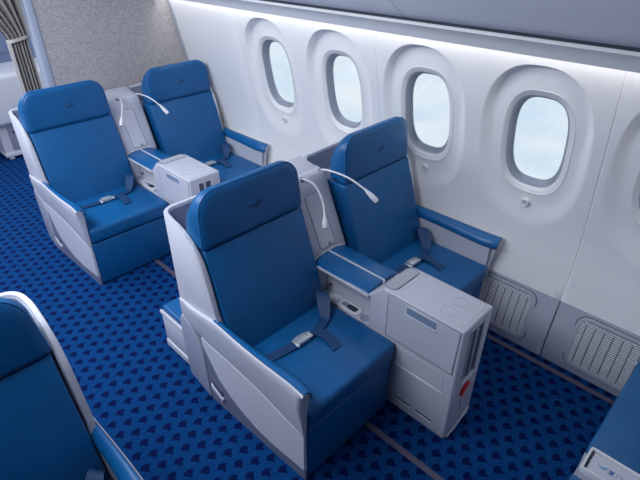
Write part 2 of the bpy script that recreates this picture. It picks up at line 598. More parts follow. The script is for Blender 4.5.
# partition
bm = bmesh.new()
box(bm, 0.40, 1.70, 3.20, 3.25, 0.0, 2.5)
struct(finish('wall_far', bm, PARTITION))
bm = bmesh.new()
box(bm, 0.340, 0.410, 3.19, 3.27, 0.0, 2.5, 0.022, 4)
struct(finish('trim_6', bm, mat('partition_post', (0.40, 0.44, 0.55, 1), 0.5)))
bm = bmesh.new()
rings = []
for y in (3.17, 3.199):
    r = []
    for k in range(60): z = 0.0 + 1.85 * k / 59; r.append((prof(z) - 0.014, y, z))
    for k in range(60): z = 1.85 - 1.85 * k / 59; r.append((prof(z) + 0.012, y, z))
    rings.append(r)
loft(bm, rings)
struct(finish('trim_7', bm, mat('edge_strip', (0.42, 0.44, 0.50, 1), 0.5)))
# forward cabin beyond the curtain
bm = bmesh.new()
box(bm, -2.6, 1.8, 6.6, 6.65, 0.0, 2.56)
box(bm, -2.6, 1.8, 6.585, 6.60, 0.875, 0.892)
struct(finish('wall_forward', bm, BLUEGREY))

# ================================================================== CURTAIN
t = empty('curtain', (0.23, 3.215, 0.0), 'grey-brown pleated curtain tied back beside the fabric partition', 'curtain')
ctx.off = Vector(t.location)
bm = bmesh.new()
rows = []
NF = 140
for k in range(50):
    z = 0.0 + 2.5 * k / 49
    if z < 1.565:
        xl = 0.172 - 0.02 * (1.565 - z); xr = 0.305
        amp = 0.014
    else:
        q = (z - 1.565)
        xl = 0.172 - 0.9 * q ** 1.25 if q > 0 else 0.172
        xr = 0.325
        amp = 0.014 + 0.03 * min(1, q / 0.6)
    row = []
    for i in range(NF + 1):
        u = i / NF
        x = lerp(xl, xr, u)
        y = 3.215 + amp * math.sin(u * 2 * math.pi * 6 + 0.6 * math.sin(u * 17)) + 0.2 * amp * math.sin(u * 61)
        row.append((x, y, z))
    rows.append(row)
loft(bm, [[p for p in r] for r in rows], closed=False, caps=False)
loft(bm, [[(p[0], p[1] + 0.004, p[2]) for p in r] for r in rows], closed=False, caps=False)
finish('curtain_cloth', bm, CURTAIN, t, angle=80)
bm = bmesh.new()
loop = [(x_, y_ + 0.08, z_) for x_, y_, z_ in ((0.165, 3.135, 1.548), (0.20, 3.108, 1.553), (0.25, 3.104, 1.562), (0.300, 3.112, 1.570), (0.316, 3.135, 1.572), (0.29, 3.160, 1.567), (0.22, 3.163, 1.556), (0.175, 3.155, 1.549))]
pl = catmull(loop, 5, True)
loft(bm, [[(p.x, p.y, p.z - 0.012) for p in pl], [(p.x, p.y, p.z + 0.012) for p in pl]], caps=False)
loft(bm, [[(p.x, p.y + (0.003 if p.y < 3.215 else -0.003), p.z - 0.012) for p in pl], [(p.x, p.y + (0.003 if p.y < 3.215 else -0.003), p.z + 0.012) for p in pl]], caps=False)
finish('tie_band', bm, mat('tie', (0.45, 0.42, 0.40, 1), 0.8), t)
bm = bmesh.new()
prism(bm, [(0.150, 3.208), (0.172, 3.200), (0.174, 3.220), (0.152, 3.225)], 2, 0.0, 1.55, fn=lambda v: (v.x + 0.018 * (v.z - 0.02) / 1.55 - 0.004, v.y, v.z))
finish('curtain_hem', bm, mat('hem', (0.42, 0.39, 0.38, 1), 0.8), t)
ctx.off = Vector((0, 0, 0))

# ================================================================== CABINET beyond the curtain
t = empty('storage_cabinet', (0.75, 5.35, 0), 'pale grey moulded cabinet on the floor beyond the curtain, at the left edge', 'cabinet')
ctx.off = Vector(t.location)
bm = bmesh.new()
box(bm, -0.15, 1.25, 5.10, 5.75, 0.40, 0.93, 0.05, 5)
finish('cabinet_top', bm, GREY, t)
bm = bmesh.new()
box(bm, 0.31, 1.20, 5.20, 5.70, 0.06, 0.42, 0.02, 3)
finish('cabinet_body', bm, GREY, t)
bm = bmesh.new()
box(bm, 0.40, 0.85, 5.188, 5.21, 0.09, 0.36, 0.008, 2)
d = finish('cabinet_door', bm, GREY2, t)
bm = bmesh.new()
box(bm, 0.44, 0.66, 5.176, 5.192, 0.285, 0.315, 0.005, 2)
finish('handle', bm, SLOT, d)
bm = bmesh.new()
box(bm, 0.30, 1.21, 5.17, 5.71, 0.03, 0.075, 0.01, 2)
finish('plinth', bm, GREY, t)
for fx in (0.33, 1.10):
    bm = bmesh.new()
    box(bm, fx, fx + 0.05, 5.18, 5.24, 0.0, 0.04, 0.006, 2)
    finish('foot', bm, GREY, t)
ctx.off = Vector((0, 0, 0))

# ================================================================== AIR GRILLES at the foot of the wall
def air_grille(cy, label):
    t = empty('air_grille', (prof(0.2), cy, 0.03), label, 'air vent', 'return air grilles at the foot of the wall')
    ctx.off = Vector(t.location)
    def on(z, dx): return prof(z) + dx
    def rim(hw, z0, z1, r, dx):
        return [(on(q[1], dx), q[0], q[1]) for q in rrect((cy, (z0 + z1) / 2), hw, (z1 - z0) / 2, r, 8)]
    bm = bmesh.new()
    loft(bm, [rim(0.222, 0.040, 0.378, 0.060, 0.002), rim(0.220, 0.042, 0.376, 0.058, -0.008), rim(0.208, 0.054, 0.364, 0.048, -0.010), rim(0.200, 0.062, 0.356, 0.042, -0.008), rim(0.198, 0.064, 0.354, 0.040, -0.001)], caps=False)
    finish('grille_frame', bm, KICK, t, angle=50)
    bm = bmesh.new()
    r1, r2 = rim(0.226, 0.036, 0.382, 0.063, -0.003), rim(0.220, 0.042, 0.376, 0.058, -0.0035)
    loft(bm, [r1, r2], caps=False)
    finish('grille_seam', bm, SLOT, t)
    bm = bmesh.new()
    b = rim(0.199, 0.063, 0.355, 0.041, -0.0035)
    c = (on(0.2, -0.0035), cy, 0.2)
    # backing following the wall's curve
    NB = 16
    zz = [0.063 + (0.355 - 0.063) * k / NB for k in range(NB + 1)]
    def hw_at(z):
        e = min(z - 0.063, 0.355 - z)
        return 0.199 if e >= 0.041 else 0.199 - 0.041 + math.sqrt(max(0, 0.041 ** 2 - (0.041 - e) ** 2))
    loft(bm, [[(on(z, -0.0035), cy - hw_at(z), z), (on(z, -0.0035), cy + hw_at(z), z)] for z in zz], closed=False, caps=False)
    finish('grille_backing', bm, DARK, t)
    bm = bmesh.new()
    nl = 22
    for k in range(nl):
        z = 0.072 + (0.346 - 0.072) * k / (nl - 1)
        h = hw_at(z) - 0.001
        box(bm, on(z, -0.0085), on(z, -0.004), cy - h, cy + h, z - 0.0042, z + 0.0042)
    finish('louvre', bm, mat('louvre_grey', (0.75, 0.77, 0.82, 1), 0.4) if 'louvre_grey' not in bpy.data.materials else bpy.data.materials['louvre_grey'], t)
    bm = bmesh.new()
    for k in range(8):
        y = cy - 0.168 + 0.048 * k
        loft(bm, [[(on(z, -0.0095), y - 0.0022, z), (on(z, -0.0095), y + 0.0022, z), (on(z, -0.0035), y + 0.0028, z), (on(z, -0.0035), y - 0.0028, z)] for z in zz[1:-1]])
    finish('grille_bars', bm, SLOT, t)
    ctx.off = Vector((0, 0, 0))
air_grille(WC[1] + 0.0, 'slatted air grille at the foot of the wall, next to the front window seat')
air_grille(WC[0] + 0.0, 'slatted air grille at the foot of the wall, nearest the right edge of the photo')

# ================================================================== SEATS
W = 1.621
def shear(v):      # back cushion lean
    return (v.x, v.y + (v.z - 0.46) * 0.343, v.z)
def bulge(v):      # the lower side swells out a little towards the floor
    b = 0.0 if ctx.taper else 0.030 * sstep(v.y / 0.35) * (1 - sstep((v.y - 0.62) / 0.33)) * max(0.0, 1 - v.z / 0.36)
    return (v.x - b, v.y, v.z)
def make_seat(name, loc, label, group, mirror=None, taper=False, otto=(0.02, 0.668), belt_dx=0.0, headtaper=0.055):
    t = empty(name, loc, label, 'seat', group)
    ctx.off = Vector(loc); ctx.mirror = mirror; ctx.taper = taper
    # --- base under the cushion
    bm = bmesh.new()
    box(bm, 0.035, 0.63, 0.055, 0.96, 0.0, 0.345, 0.01)
    finish('seat_base', bm, GREY2, t)
    # --- leg rest
    bm = bmesh.new()
    box(bm, 0.021, 0.626, -0.004, 0.052, 0.008, 0.347, 0.014, 3)
    finish('leg_rest', bm, LEATHER, t)
    # --- seat cushion
    bm = bmesh.new()
    box(bm, 0.024, 0.650, -0.012, 0.56, 0.352, 0.462, 0.024, 4)
    sc = finish('seat_cushion', bm, LEATHER, t)
    # --- back cushion
    bm = bmesh.new()
    box(bm, 0.027, 0.644, 0.482, 0.63, 0.40, 0.990, 0.012, 3, fn=shear)
    finish('back_cushion', bm, LEATHER, t)
    # --- headrest
    bm = bmesh.new()
    def hr(y, gx, gz, dz=0.0):
        zt_, zb_ = 1.270 + gz, 1.000 - min(gz, 0.01) * (0.5 if gz > -0.03 or gx < 0 else 0.0)
        r_ = 0.098 + max(gx, 0)
        wd = 0.309 if not ctx.taper else 0.300
        cx_ = 0.331 if not ctx.taper else 0.341
        o = rrect((cx_, (zt_ + zb_) / 2), wd + gx, (zt_ - zb_) / 2, (0.014 + max(gx, 0), r_, r_, 0.014 + max(gx, 0)), 10)
        return [(cx_ + (p[0] - cx_) * (1 - headtaper * max(0, p[1] - 1.0) / 0.27), y + (p[1] - 1.13) * 0.06, p[1]) for p in o]
    loft(bm, [hr(0.662, -0.034, -0.034), hr(0.665, -0.018, -0.018), hr(0.671, -0.005, -0.005), hr(0.680, 0.002, 0.001), hr(0.700, 0.006, 0.001), hr(0.718, 0.009, -0.006), hr(0.740, 0.012, -0.022), hr(0.762, 0.013, -0.050), hr(0.776, 0.008, -0.080), hr(0.784, -0.006, -0.100)])
    h = finish('headrest', bm, LEATHER, t, angle=60)
    bm = bmesh.new()
    tube(bm, hr(0.676, 0.0005, 0.0005), 0.0032, 6, True)
    finish('piping', bm, PIPING, h)
    # pressed bird emblem on the headrest
    save = ctx.mirror
    cx = 0.338 if mirror is None else mirror - 0.338
    ctx.mirror = None
    bm = bmesh.new()
    for i, (pts, wd) in enumerate((([(-0.044, 0.006), (-0.028, -0.001), (-0.010, -0.006), (0.004, -0.003), (0.012, 0.010), (0.026, 0.024)], (0.0006, 0.0022, 0.004, 0.006, 0.005, 0.0006)),
                                   ([(0.000, -0.004), (0.014, -0.003), (0.028, 0.004), (0.044, 0.006)], (0.001, 0.0032, 0.0022, 0.0006)))):
        c = catmull([(cx + p[0], 0.6578 + i * 0.0004 + p[1] * 0.06, 1.125 + p[1]) for p in pts], 4)
        ww = catmull([(q, 0, 0) for q in wd], 4)
        loft(bm, [[(p.x, p.y, p.z - ww[k].x), (p.x, p.y, p.z + ww[k].x), (p.x, p.y + 0.004, p.z + ww[k].x), (p.x, p.y + 0.004, p.z - ww[k].x)] for k, p in enumerate(c)])
    finish('emblem', bm, LOGO, h)
    ctx.mirror = save
    # --- shell
    ys = [0.568, 0.580, 0.614, 0.644, 0.69, 0.747, 0.82, 0.90, 0.95]
    zt = [0.620, 0.672, 0.83, 0.943, 1.017, 1.062, 1.090, 1.100, 1.100]
    path = []      # (x, y, nx, ny, top)
    for k in range(22):
        y = 0.568 + (0.915 - 0.568) * k / 21
        path.append((0.0, y, -1, 0, interp(y, ys, zt)))
    for k in range(1, 11):
        a = math.radians(180 - 90 * k / 10)
        x, y = 0.075 + 0.075 * math.cos(a), 0.915 + 0.075 * math.sin(a)
        path.append((x, y, math.cos(a), math.sin(a), interp(min(y, .95), ys, zt)))
    path.append((0.30, 0.992, 0, 1, 1.10)); path.append((0.645, 0.992, 0, 1, 1.09))
    def lean(z): return (-0.011 if not ctx.taper else 0.016) * sstep((z - 0.58) / 0.10)
    def shellpt(p, inn, z):
        L = lean(z) * (1 if ctx.taper else 1 - sstep((p[1] - 0.84) / 0.12))
        x = p[0] - p[2] * inn; y = p[1] - p[3] * inn
        return (x + L * max(0.0, -p[2]), y, z)
    zb = 0.46
    bm = bmesh.new()
    rings = []
    for p in path:
        tp = p[4]
        rings.append([shellpt(p, 0.0, zb), shellpt(p, 0.0, lerp(zb, tp, 0.5)), shellpt(p, 0.0, tp - 0.005), shellpt(p, 0.003, tp),
                      shellpt(p, 0.021, tp), shellpt(p, 0.024, tp - 0.005), shellpt(p, 0.024, lerp(zb, tp, 0.5)), shellpt(p, 0.024, zb)])
    loft(bm, rings)
    sh = finish('shell', bm, GREY, t, angle=50)
    bm = bmesh.new()
    rings = []
    for p in path:
        tp = p[4] - 0.012
        rings.append([shellpt(p, 0.0245, zb), shellpt(p, 0.0245, tp), shellpt(p, 0.028, tp), shellpt(p, 0.028, zb)])
    loft(bm, rings)
    finish('shell_lining', bm, SHELLIN, sh, angle=50)
    bm = bmesh.new()
    prism(bm, [(0.03, 0.70), (0.64, 0.70), (0.64, 0.965), (0.09, 0.965), (0.03, 0.90)], 2, 0.93, 0.955)
    finish('parcel_ledge', bm, SHELLIN, t)
    # --- outer side: light upper, darker lower
    seamy = [0.0, 0.12, 0.30, 0.53, 0.75, 0.89, 0.97]
    seamz = [0.332, 0.352, 0.388, 0.405, 0.412, 0.448, 0.52]
    up = [(y, z) for y, z in zip(seamy[:5], seamz[:5])]
    dk = [(0.784, 0.36), (0.70, 0.265), (0.64, 0.205), (0.55, 0.160), (0.45, 0.128), (0.33, 0.102), (0.20, 0.082), (0.0, 0.075)]
    bm = bmesh.new()
    prism(bm, [(q[0], q[1] - 0.003) for q in up] + [(0.784, 0.409), (0.784, 0.36)] + dk[1:], 0, 0.0, 0.019, 0.003, 1, fn=bulge)
    finish('side_panel', bm, GREY, t)
    bm = bmesh.new()
    prism(bm, [(0.0, 0.0), (0.0, 0.073)] + [(q[0], q[1] - 0.002) for q in dk[::-1][1:]] + [(0.784, 0.358), (0.725, 0.0)], 0, 0.003, 0.019, 0.002, 1, fn=bulge)
    kp = finish('kick_panel', bm, LOWER, t, label='darker grey lower side panel')
    # recessed pull on the lower side
    bm = bmesh.new()
    prism(bm, [(0.615, 0.085), (0.615, 0.135), (0.715, 0.165), (0.705, 0.112)], 0, -0.001, 0.010, 0.002, 1, fn=bulge)
    ph = finish('pull_pocket', bm, SLOT, kp)
    bm = bmesh.new()
    prism(bm, [(0.605, 0.066), (0.605, 0.094), (0.718, 0.124), (0.718, 0.096)], 0, -0.006, 0.008, 0.003, 2, fn=bulge)
    finish('pull_lip', bm, GREY, kp)
    # rear cover
    bm = bmesh.new()
    prism(bm, [(0.734, 0.0), (0.788, 0.30), (0.81, 0.345), (0.89, 0.44), (0.955, 0.47), (0.985, 0.42), (0.99, 0.20), (0.975, 0.0)], 0, -0.002, 0.030, 0.008, 3, fn=bulge)
    finish('rear_cover', bm, COVER, t)
    # --- arm band sweep
    bm = bmesh.new()
    rings = []
    for y in [-0.034, -0.031, -0.024, -0.014, -0.006, 0.0] + [0.02 + (0.93 - 0.02) * k / 28 for k in range(29)]:
        zs = interp(y, seamy, seamz)
        b = math.sin(max(0, min(1, y / 0.62)) * math.pi)
        xo = -0.022 - 0.008 * b
        zt_ = 0.648 - 0.004 * b
        if y > 0.60:
            q = (y - 0.6) / 0.33
            zt_ = lerp(0.644, 0.600, q); xo = lerp(-0.024, -0.008, sstep((y - 0.78) / 0.15))
        tip = max(0, min(1, (0.12 - y) / 0.15))           # flare at the front end
        xo -= 0.010 * tip ** 2
        wdt = lerp(0.026, 0.016, min(1, max(0, y) / 0.6))
        zlow = zs if y >= 0.0 else lerp(zs, 0.625, (min(1, -y / 0.034)) ** 0.45)
        xi = xo + wdt
        rings.append([(0.0, y, zlow + 0.002), (-0.006, y, lerp(zlow, zt_, 0.15)), (lerp(-0.006, xo, 0.55), y, lerp(zlow, zt_, 0.5)), (lerp(0, xo, 0.9), y, lerp(zlow, zt_, 0.78)), (xo, y, zt_ - 0.012), (xo + 0.004, y, zt_ - 0.002), (xo + 0.010, y, zt_),
                      (xi, y, zt_ - 0.002), (xi + 0.006, y, lerp(zlow, zt_, 0.5)), (0.018, y, zlow + 0.002)])
    loft(bm, rings)
    finish('arm_band', bm, GREY, t, angle=55)
    bm = bmesh.new()
    box(bm, 0.003, 0.020, 0.012, 0.60, 0.34, 0.62, 0.003, 1)
    finish('inner_side', bm, GREY, t)
    # --- blue arm pad rolling over the arm
    bm = bmesh.new()
    rings = []
    pipe = []
    for k in range(25):
        y = -0.032 + 0.632 * k / 24
        b = math.sin(max(0, min(1, y / 0.62)) * math.pi)
        tip = max(0, min(1, (0.12 - y) / 0.15))
        s = lerp(1.0, 0.62, sstep(y / 0.60)) * (1 - 0.2 * tip ** 4)
        zc = 0.648 - 0.004 * b
        x0 = -0.014 - 0.008 * b - 0.010 * tip ** 2
        prof_ = [(0.0, -0.004), (0.002, 0.003), (0.012, 0.005), (0.030, 0.001), (0.046, -0.008), (0.058, -0.022), (0.066, -0.040), (0.064, -0.056), (0.056, -0.060), (0.048, -0.050), (0.040, -0.03), (0.026, -0.012)]
        rings.append([(x0 + p[0] * s, y, zc + p[1]) for p in prof_])
        pipe.append((x0 + 0.001, y, zc + 0.003))
    loft(bm, rings)
    ap = finish('arm_pad', bm, PAD, t, angle=60)
    bm = bmesh.new()
    tube(bm, pipe, 0.0022, 6)
    finish('pad_seam', bm, WEB, ap)
    # --- ottoman for the row behind
    a, b = otto
    bm = bmesh.new()
    box(bm, a, b, 1.00, 1.262, 0.075, 0.290, 0.008, 2)
    box(bm, a - 0.004, b, 1.00, 1.270, 0.012, 0.072, 0.012, 3)
    ob = finish('ottoman_box', bm, GREY, t)
    bm = bmesh.new()
    box(bm, a - 0.006, a + 0.012, 1.00, 1.268, 0.278, 0.302, 0.005, 2)
    finish('ottoman_rim', bm, GREY, ob)
    bm = bmesh.new()
    box(bm, a + 0.013, b, 1.00, 1.262, 0.285, 0.332, 0.014, 3)
    finish('ottoman_cushion', bm, LEATHER, t)
    # --- seat belt (same hand on every seat)
    ctx.mirror = None; ctx.taper = False
    d = belt_dx
    bm = bmesh.new()
    S = 0.464
    ribbon(bm, [(0.628 + d, 0.490, S + 0.035), (0.606 + d, 0.478, S + 0.085), (0.575 + d, 0.440, S + 0.075), (0.520 + d, 0.375, S + 0.012), (0.465 + d, 0.345, S + 0.012), (0.420 + d, 0.335, S + 0.012)],
           [(0.006, -0.010, 0), (0.014, -0.026, 0), (0.018, -0.034, 0), (0.008, -0.028, 0), (0.0, -0.025, 0), (0, -0.024, 0)])
    ribbon(bm, [(0.405 + d, 0.345, S + 0.016), (0.418 + d, 0.30, S + 0.018), (0.425 + d, 0.25, S + 0.010), (0.405 + d, 0.175, S + 0.004)],
           [(0.032, 0.004, 0), (0.030, 0.004, 0.0), (0.029, 0.004, 0), (0.030, 0.0, 0)])
    ribbon(bm, [(0.055 + d, 0.385, S + 0.001), (0.12 + d, 0.365, S + 0.004), (0.20 + d, 0.350, S + 0.006), (0.27 + d, 0.338, S + 0.010)],
           [(0, 0.026, 0), (0, 0.026, 0.0), (0, 0.026, 0), (0, 0.024, 0)])
    bl = finish('seat_belt', bm, WEB, t)
    bm = bmesh.new()
    rot = Matrix.Rotation(math.radians(-4), 3, 'Z')
    def rr(v):
        q = rot @ (Vector(v) - Vector((0.315 + d, 0.336, 0))) + Vector((0.315 + d, 0.336, 0))
        return q
    box(bm, 0.280 + d, 0.355 + d, 0.310, 0.362, S + 0.006, S + 0.030, 0.006, 2, fn=rr)
    box(bm, 0.268 + d, 0.281 + d, 0.306, 0.366, S + 0.004, S + 0.016, 0.003, 1, fn=rr)
    box(bm, 0.360 + d, 0.380 + d, 0.318, 0.362, S + 0.006, S + 0.018, 0.003, 1, fn=rr)
    finish('buckle', bm, METAL, bl, label='metal lift buckle')
    ctx.off = Vector((0, 0, 0)); ctx.mirror = None
    return t

# ================================================================== CENTRE CONSOLE
def make_console(loc, label):
    t = empty('centre_console', loc, label, 'console', 'centre consoles between the paired seats')
    ctx.off = Vector(loc)
    X0, X1, YF, YB, ZT = 0.655, 0.914, -0.349, 0.185, 0.743
    def tp(v):      # slight taper of the right side towards the floor and chin tuck
        x, y, z = v
        k = max(0, (ZT - z) / ZT)
        x = X0 + (x - X0) * (1 - 0.07 * k)
        if z < 0.10 and x > 0.76: pass
        return (x, y, z)
    bm = bmesh.new()
    # side profile of the whole cabinet body (y, z): tall box, sloping shoulder
    prism(bm, [(YF, 0.0), (YF, ZT), (0.105, ZT), (0.165, 0.685), (0.185, 0.660), (0.185, 0.0)], 0, X0, X1, 0.012, 3, fn=tp)
    body = finish('cabinet', bm, GREY, t)
    # top tray outline
    bm = bmesh.new()
    o = rrect(((X0 + X1) / 2, -0.150), 0.112, 0.175, 0.02, 5)
    tube(bm, [(p[0], p[1], ZT + 0.0005) for p in o], 0.0016, 6, True)
    finish('tray_lip', bm, GREY, body)
    for cx_, cy_ in ((0.733, -0.215), (0.828, -0.225)):
        bm = bmesh.new()
        tube(bm, [(cx_ + 0.036 * math.cos(a), cy_ + 0.036 * math.sin(a), ZT + 0.0001) for a in [2 * math.pi * k / 32 for k in range(32)]], 0.0007, 5, True)
        finish('cup_ring', bm, GREY2, body)
    # speckled control plate on the shoulder
    def shoulder(y): return ZT + 0.0005
    bm = bmesh.new()
    o = rrect((0.785, 0.070), 0.108, 0.036, 0.024, 6)
    NS = 10
    rows = []
    for k in range(NS + 1):
        y = 0.052 + 0.068 * k / NS
        e = min(y - 0.052, 0.120 - y)
        hwv = 0.104 if e >= 0.024 else 0.104 - 0.024 + math.sqrt(max(0, 0.024 ** 2 - (0.024 - e) ** 2))
        rows.append([(0.785 - hwv, y, shoulder(y) + 0.0015), (0.785 + hwv, y, shoulder(y) + 0.0015)])
    loft(bm, rows, closed=False, caps=False)
    finish('speaker_plate', bm, SPECK, body)
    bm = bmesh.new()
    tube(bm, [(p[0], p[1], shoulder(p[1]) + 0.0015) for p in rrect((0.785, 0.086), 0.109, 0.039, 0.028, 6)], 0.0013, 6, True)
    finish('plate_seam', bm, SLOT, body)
    # --- aisle-side door panels (face x = X0)
    XS = X0
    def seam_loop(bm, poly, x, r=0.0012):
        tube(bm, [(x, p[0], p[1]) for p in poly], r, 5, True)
    bm = bmesh.new()
    prism(bm, [(-0.325, 0.468), (-0.330, 0.727), (0.066, 0.727), (0.066, 0.468)], 0, XS - 0.0035, XS + 0.004, 0.002, 1)
    door = finish('tray_table_door', bm, GREY, t)
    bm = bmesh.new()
    seam_loop(bm, [(-0.328, 0.465), (-0.333, 0.730), (0.069, 0.730), (0.069, 0.465)], XS - 0.0008, 0.0016)  # dark loop drawn in for the faint shade in the door gap
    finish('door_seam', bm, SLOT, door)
    bm = bmesh.new()
    prism(bm, [(-0.210, 0.672), (-0.210, 0.716), (-0.045, 0.716), (-0.045, 0.672)], 0, XS - 0.0045, XS + 0.002, 0.001, 1)
    finish('handle_recess', bm, mat('recess_blue', (0.20, 0.27, 0.40, 1), 0.5) if 'recess_blue' not in bpy.data.materials else bpy.data.materials['recess_blue'], door)
    bm = bmesh.new()
    box(bm, XS - 0.010, XS, -0.216, -0.039, 0.660, 0.672, 0.003, 2)
    box(bm, XS - 0.007, XS, -0.216, -0.039, 0.7155, 0.719, 0.001, 1)
    finish('handle', bm, GREY, door)
    # lower access frame + vents
    bm = bmesh.new()
    prism(bm, [(-0.290, 0.318), (-0.290, 0.435), (-0.015, 0.435), (-0.015, 0.318)], 0, XS - 0.0015, XS + 0.003, 0.001, 1)
    lp = finish('lower_panel', bm, GREY, t)
    bm = bmesh.new()
    box(bm, XS - 0.005, XS + 0.001, -0.295, -0.012, 0.309, 0.318, 0.002, 1)
    box(bm, XS - 0.004, XS + 0.001, -0.018, -0.010, 0.315, 0.438, 0.002, 1)
    finish('lower_panel_lip', bm, WHITEP, lp)
    for a, b in ((-0.130, -0.034), (-0.266, -0.165)):
        bm = bmesh.new()
        box(bm, XS - 0.0015, XS + 0.004, a, b, 0.070, 0.083, 0.001, 1)
        v = finish('vent_slot', bm, SLOT, t)
        bm = bmesh.new()
        box(bm, XS - 0.004, XS + 0.001, a - 0.003, b + 0.003, 0.064, 0.070, 0.0015, 1)
        finish('slot_lip', bm, WHITEP, v)
    # --- end face
    for a, b in ((0.729, 0.768), (0.783, 0.826)):
        bm = bmesh.new()
        box(bm, a, b, YF - 0.0015, YF + 0.004, 0.400, 0.695, 0.001, 1)
        s_ = finish('end_slot', bm, SLOT, t)
    for a, b in ((0.718, 0.728), (0.769, 0.782), (0.828, 0.854)):
        bm = bmesh.new()
        box(bm, a, b, YF - 0.007, YF, 0.385, 0.700, 0.003, 2)
        finish('end_rib', bm, GREY, t)
    bm = bmesh.new()
    box(bm, 0.715, 0.855, YF - 0.010, YF, 0.366, 0.382, 0.004, 2)
    finish('end_lip', bm, WHITEP, t)
    bm = bmesh.new()
    prism(bm, [(0.728, 0.285), (0.740, 0.277), (0.770, 0.306), (0.798, 0.322), (0.798, 0.336), (0.780, 0.334), (0.750, 0.315)], 1, YF - 0.016, YF, 0.003, 2)
    finish('release_handle', bm, RED, t, label='red release handle')
    bm = bmesh.new()
    tube(bm, [(0.764, YF - 0.001, 0.27), (0.766, YF - 0.001, 0.15)], 0.0015, 6)
    tube(bm, [(0.766, YF + 0.002, 0.145), (0.766, YF - 0.003, 0.145)], 0.006, 10)
    finish('latch_line', bm, GREY2, t)
    bm = bmesh.new()
    prism(bm, [(0.680, 0.0), (0.760, 0.004), (0.880, 0.050), (0.890, 0.064), (0.760, 0.020), (0.680, 0.014)], 1, YF - 0.006, YF, 0.002, 1)
    finish('toe_trim', bm, WHITEP, t)
    # --- side bay under the arm pads
    bm = bmesh.new()
    box(bm, 0.735, X1, 0.186, 0.640, 0.0, 0.640, 0.004, 1)
    box(bm, X0 + 0.002, 0.735, 0.186, 0.640, 0.0, 0.452, 0.004, 1)
    box(bm, X0 + 0.001, 0.735, 0.560, 0.660, 0.452, 0.650, 0.006, 2)
    box(bm, X0 - 0.001, X1, 0.186, 0.60, 0.632, 0.652, 0.006, 2)
    bay = finish('side_bay', bm, GREY, t)
    # seat control plate
    bm = bmesh.new()
    cpo = rrect((0.692, 0.380), 0.036, 0.112, 0.034, 8)
    prism(bm, cpo, 2, 0.452, 0.462, 0.003, 2)
    cp = finish('control_plate', bm, WHITEP, t)
    bm = bmesh.new()
    prism(bm, rrect((0.692, 0.328), 0.018, 0.034, 0.012, 6), 2, 0.460, 0.4635)
    finish('control_display', bm, DARK, cp)
    bm = bmesh.new()
    prism(bm, rrect((0.692, 0.380), 0.015, 0.020, 0.011, 6), 2, 0.460, 0.466, 0.001, 1)
    finish('control_knob', bm, GREY2, cp)
    for q in range(3):
        bm = bmesh.new()
        prism(bm, rrect((0.684 + 0.011 * q, 0.425 + 0.006 * (q % 2)), 0.0035, 0.0035, 0.003, 3), 2, 0.460, 0.464)
        finish('control_button', bm, GREY2, cp)
    # cup hollow
    bm = bmesh.new()
    ring = lambda r, z: [(0.690 + r * math.cos(a), 0.232 + r * math.sin(a), z) for a in [2 * math.pi * k / 28 for k in range(28)]]
    loft(bm, [ring(0.030, 0.4515), ring(0.030, 0.4545), ring(0.026, 0.4545), ring(0.024, 0.4530), ring(0.001, 0.4530)], caps=False)
    finish('cup_hollow', bm, SHELLIN, bay)
    # jack knobs
    for zz in (0.50, 0.58):
        bm = bmesh.new()
        tube(bm, [(0.736, 0.53, zz), (0.722, 0.53, zz)], 0.009, 12)
        finish('jack_socket', bm, SLOT, bay)
    # --- blue arm pads with a light strip between
    def padz(x):
        u = (x - 0.785) / 0.132
        return 0.655 + 0.026 * (1 - abs(u) ** 2.6)
    for a, b, nm in ((0.652, 0.779, 'arm_pad'), (0.787, 0.917, 'arm_pad')):
        bm = bmesh.new()
        rings = []
        for k in range(15):
            x = lerp(a, b, k / 14)
            yb = 0.595 + 0.010 * (x - 0.652)
            yf = 0.200
            e = 0.006 * (1 if k in (0, 14) else 0)
            rings.append([(x, yf, 0.650), (x, yf, padz(x) - 0.004 - e), (x, yf + 0.006, padz(x) - e), (x, yb - 0.006, padz(x) - e), (x, yb, padz(x) - 0.004 - e), (x, yb, 0.650)])
        loft(bm, rings)
        finish(nm, bm, PAD, t, angle=50)
    bm = bmesh.new()
    box(bm, 0.7795, 0.7865, 0.19, 0.598, 0.650, 0.6835, 0.002, 1)
    box(bm, 0.648, 0.653, 0.19, 0.598, 0.640, 0.658, 0.002, 1)
    tube(bm, [(lerp(0.652, 0.917, k / 14), 0.6, padz(lerp(0.652, 0.917, k / 14)) + 0.001) for k in range(15)], 0.004, 6)
    finish('pad_trim', bm, WHITEP, t)
    # --- lamp tower between the seat backs
    def fy(z): return 0.600 + (z - 0.65) * 0.46
    bm = bmesh.new()
    def hwf(z): return lerp(0.141, 0.143, max(0, (z - 0.65) / 0.4))
    def txc(z): return lerp(0.800, 0.812, max(0, (z - 0.65) / 0.4))
    rings = []
    for z in (0.0, 0.45, 0.65, 0.85, 1.00, 1.03, 1.050, 1.060, 1.064):
        zz = max(z, 0.65)
        e = max(0, z - 1.03)
        yy = fy(zz) + (e * 0.6 if e else 0) + (0.03 if z > 1.06 else 0)
        h = hwf(zz); c = txc(zz)
        r_ = 0.020
        if z < 0.65: c = 0.785; h = 0.128; yy = 0.66
        rings.append([(c - h, 0.985, z), (c - h, yy + r_, z), (c - h + r_ * 0.3, yy + r_ * 0.3, z), (c - h + r_, yy, z), (c + h - r_, yy, z), (c + h - r_ * 0.3, yy + r_ * 0.3, z), (c + h, yy + r_, z), (c + h, 0.985, z)])
    loft(bm, rings)
    tw = finish('lamp_tower', bm, GREY, t, angle=45)
    # raised top deck sloping up to the rear
    bm = bmesh.new()
    prism(bm, [(0.845, 1.055), (0.855, 1.066), (0.99, 1.096), (0.995, 1.05)], 0, 0.680, 0.945, 0.004, 2)
    finish('tower_deck', bm, GREY, tw)
    # long locker door in the tower's face
    bm = bmesh.new()
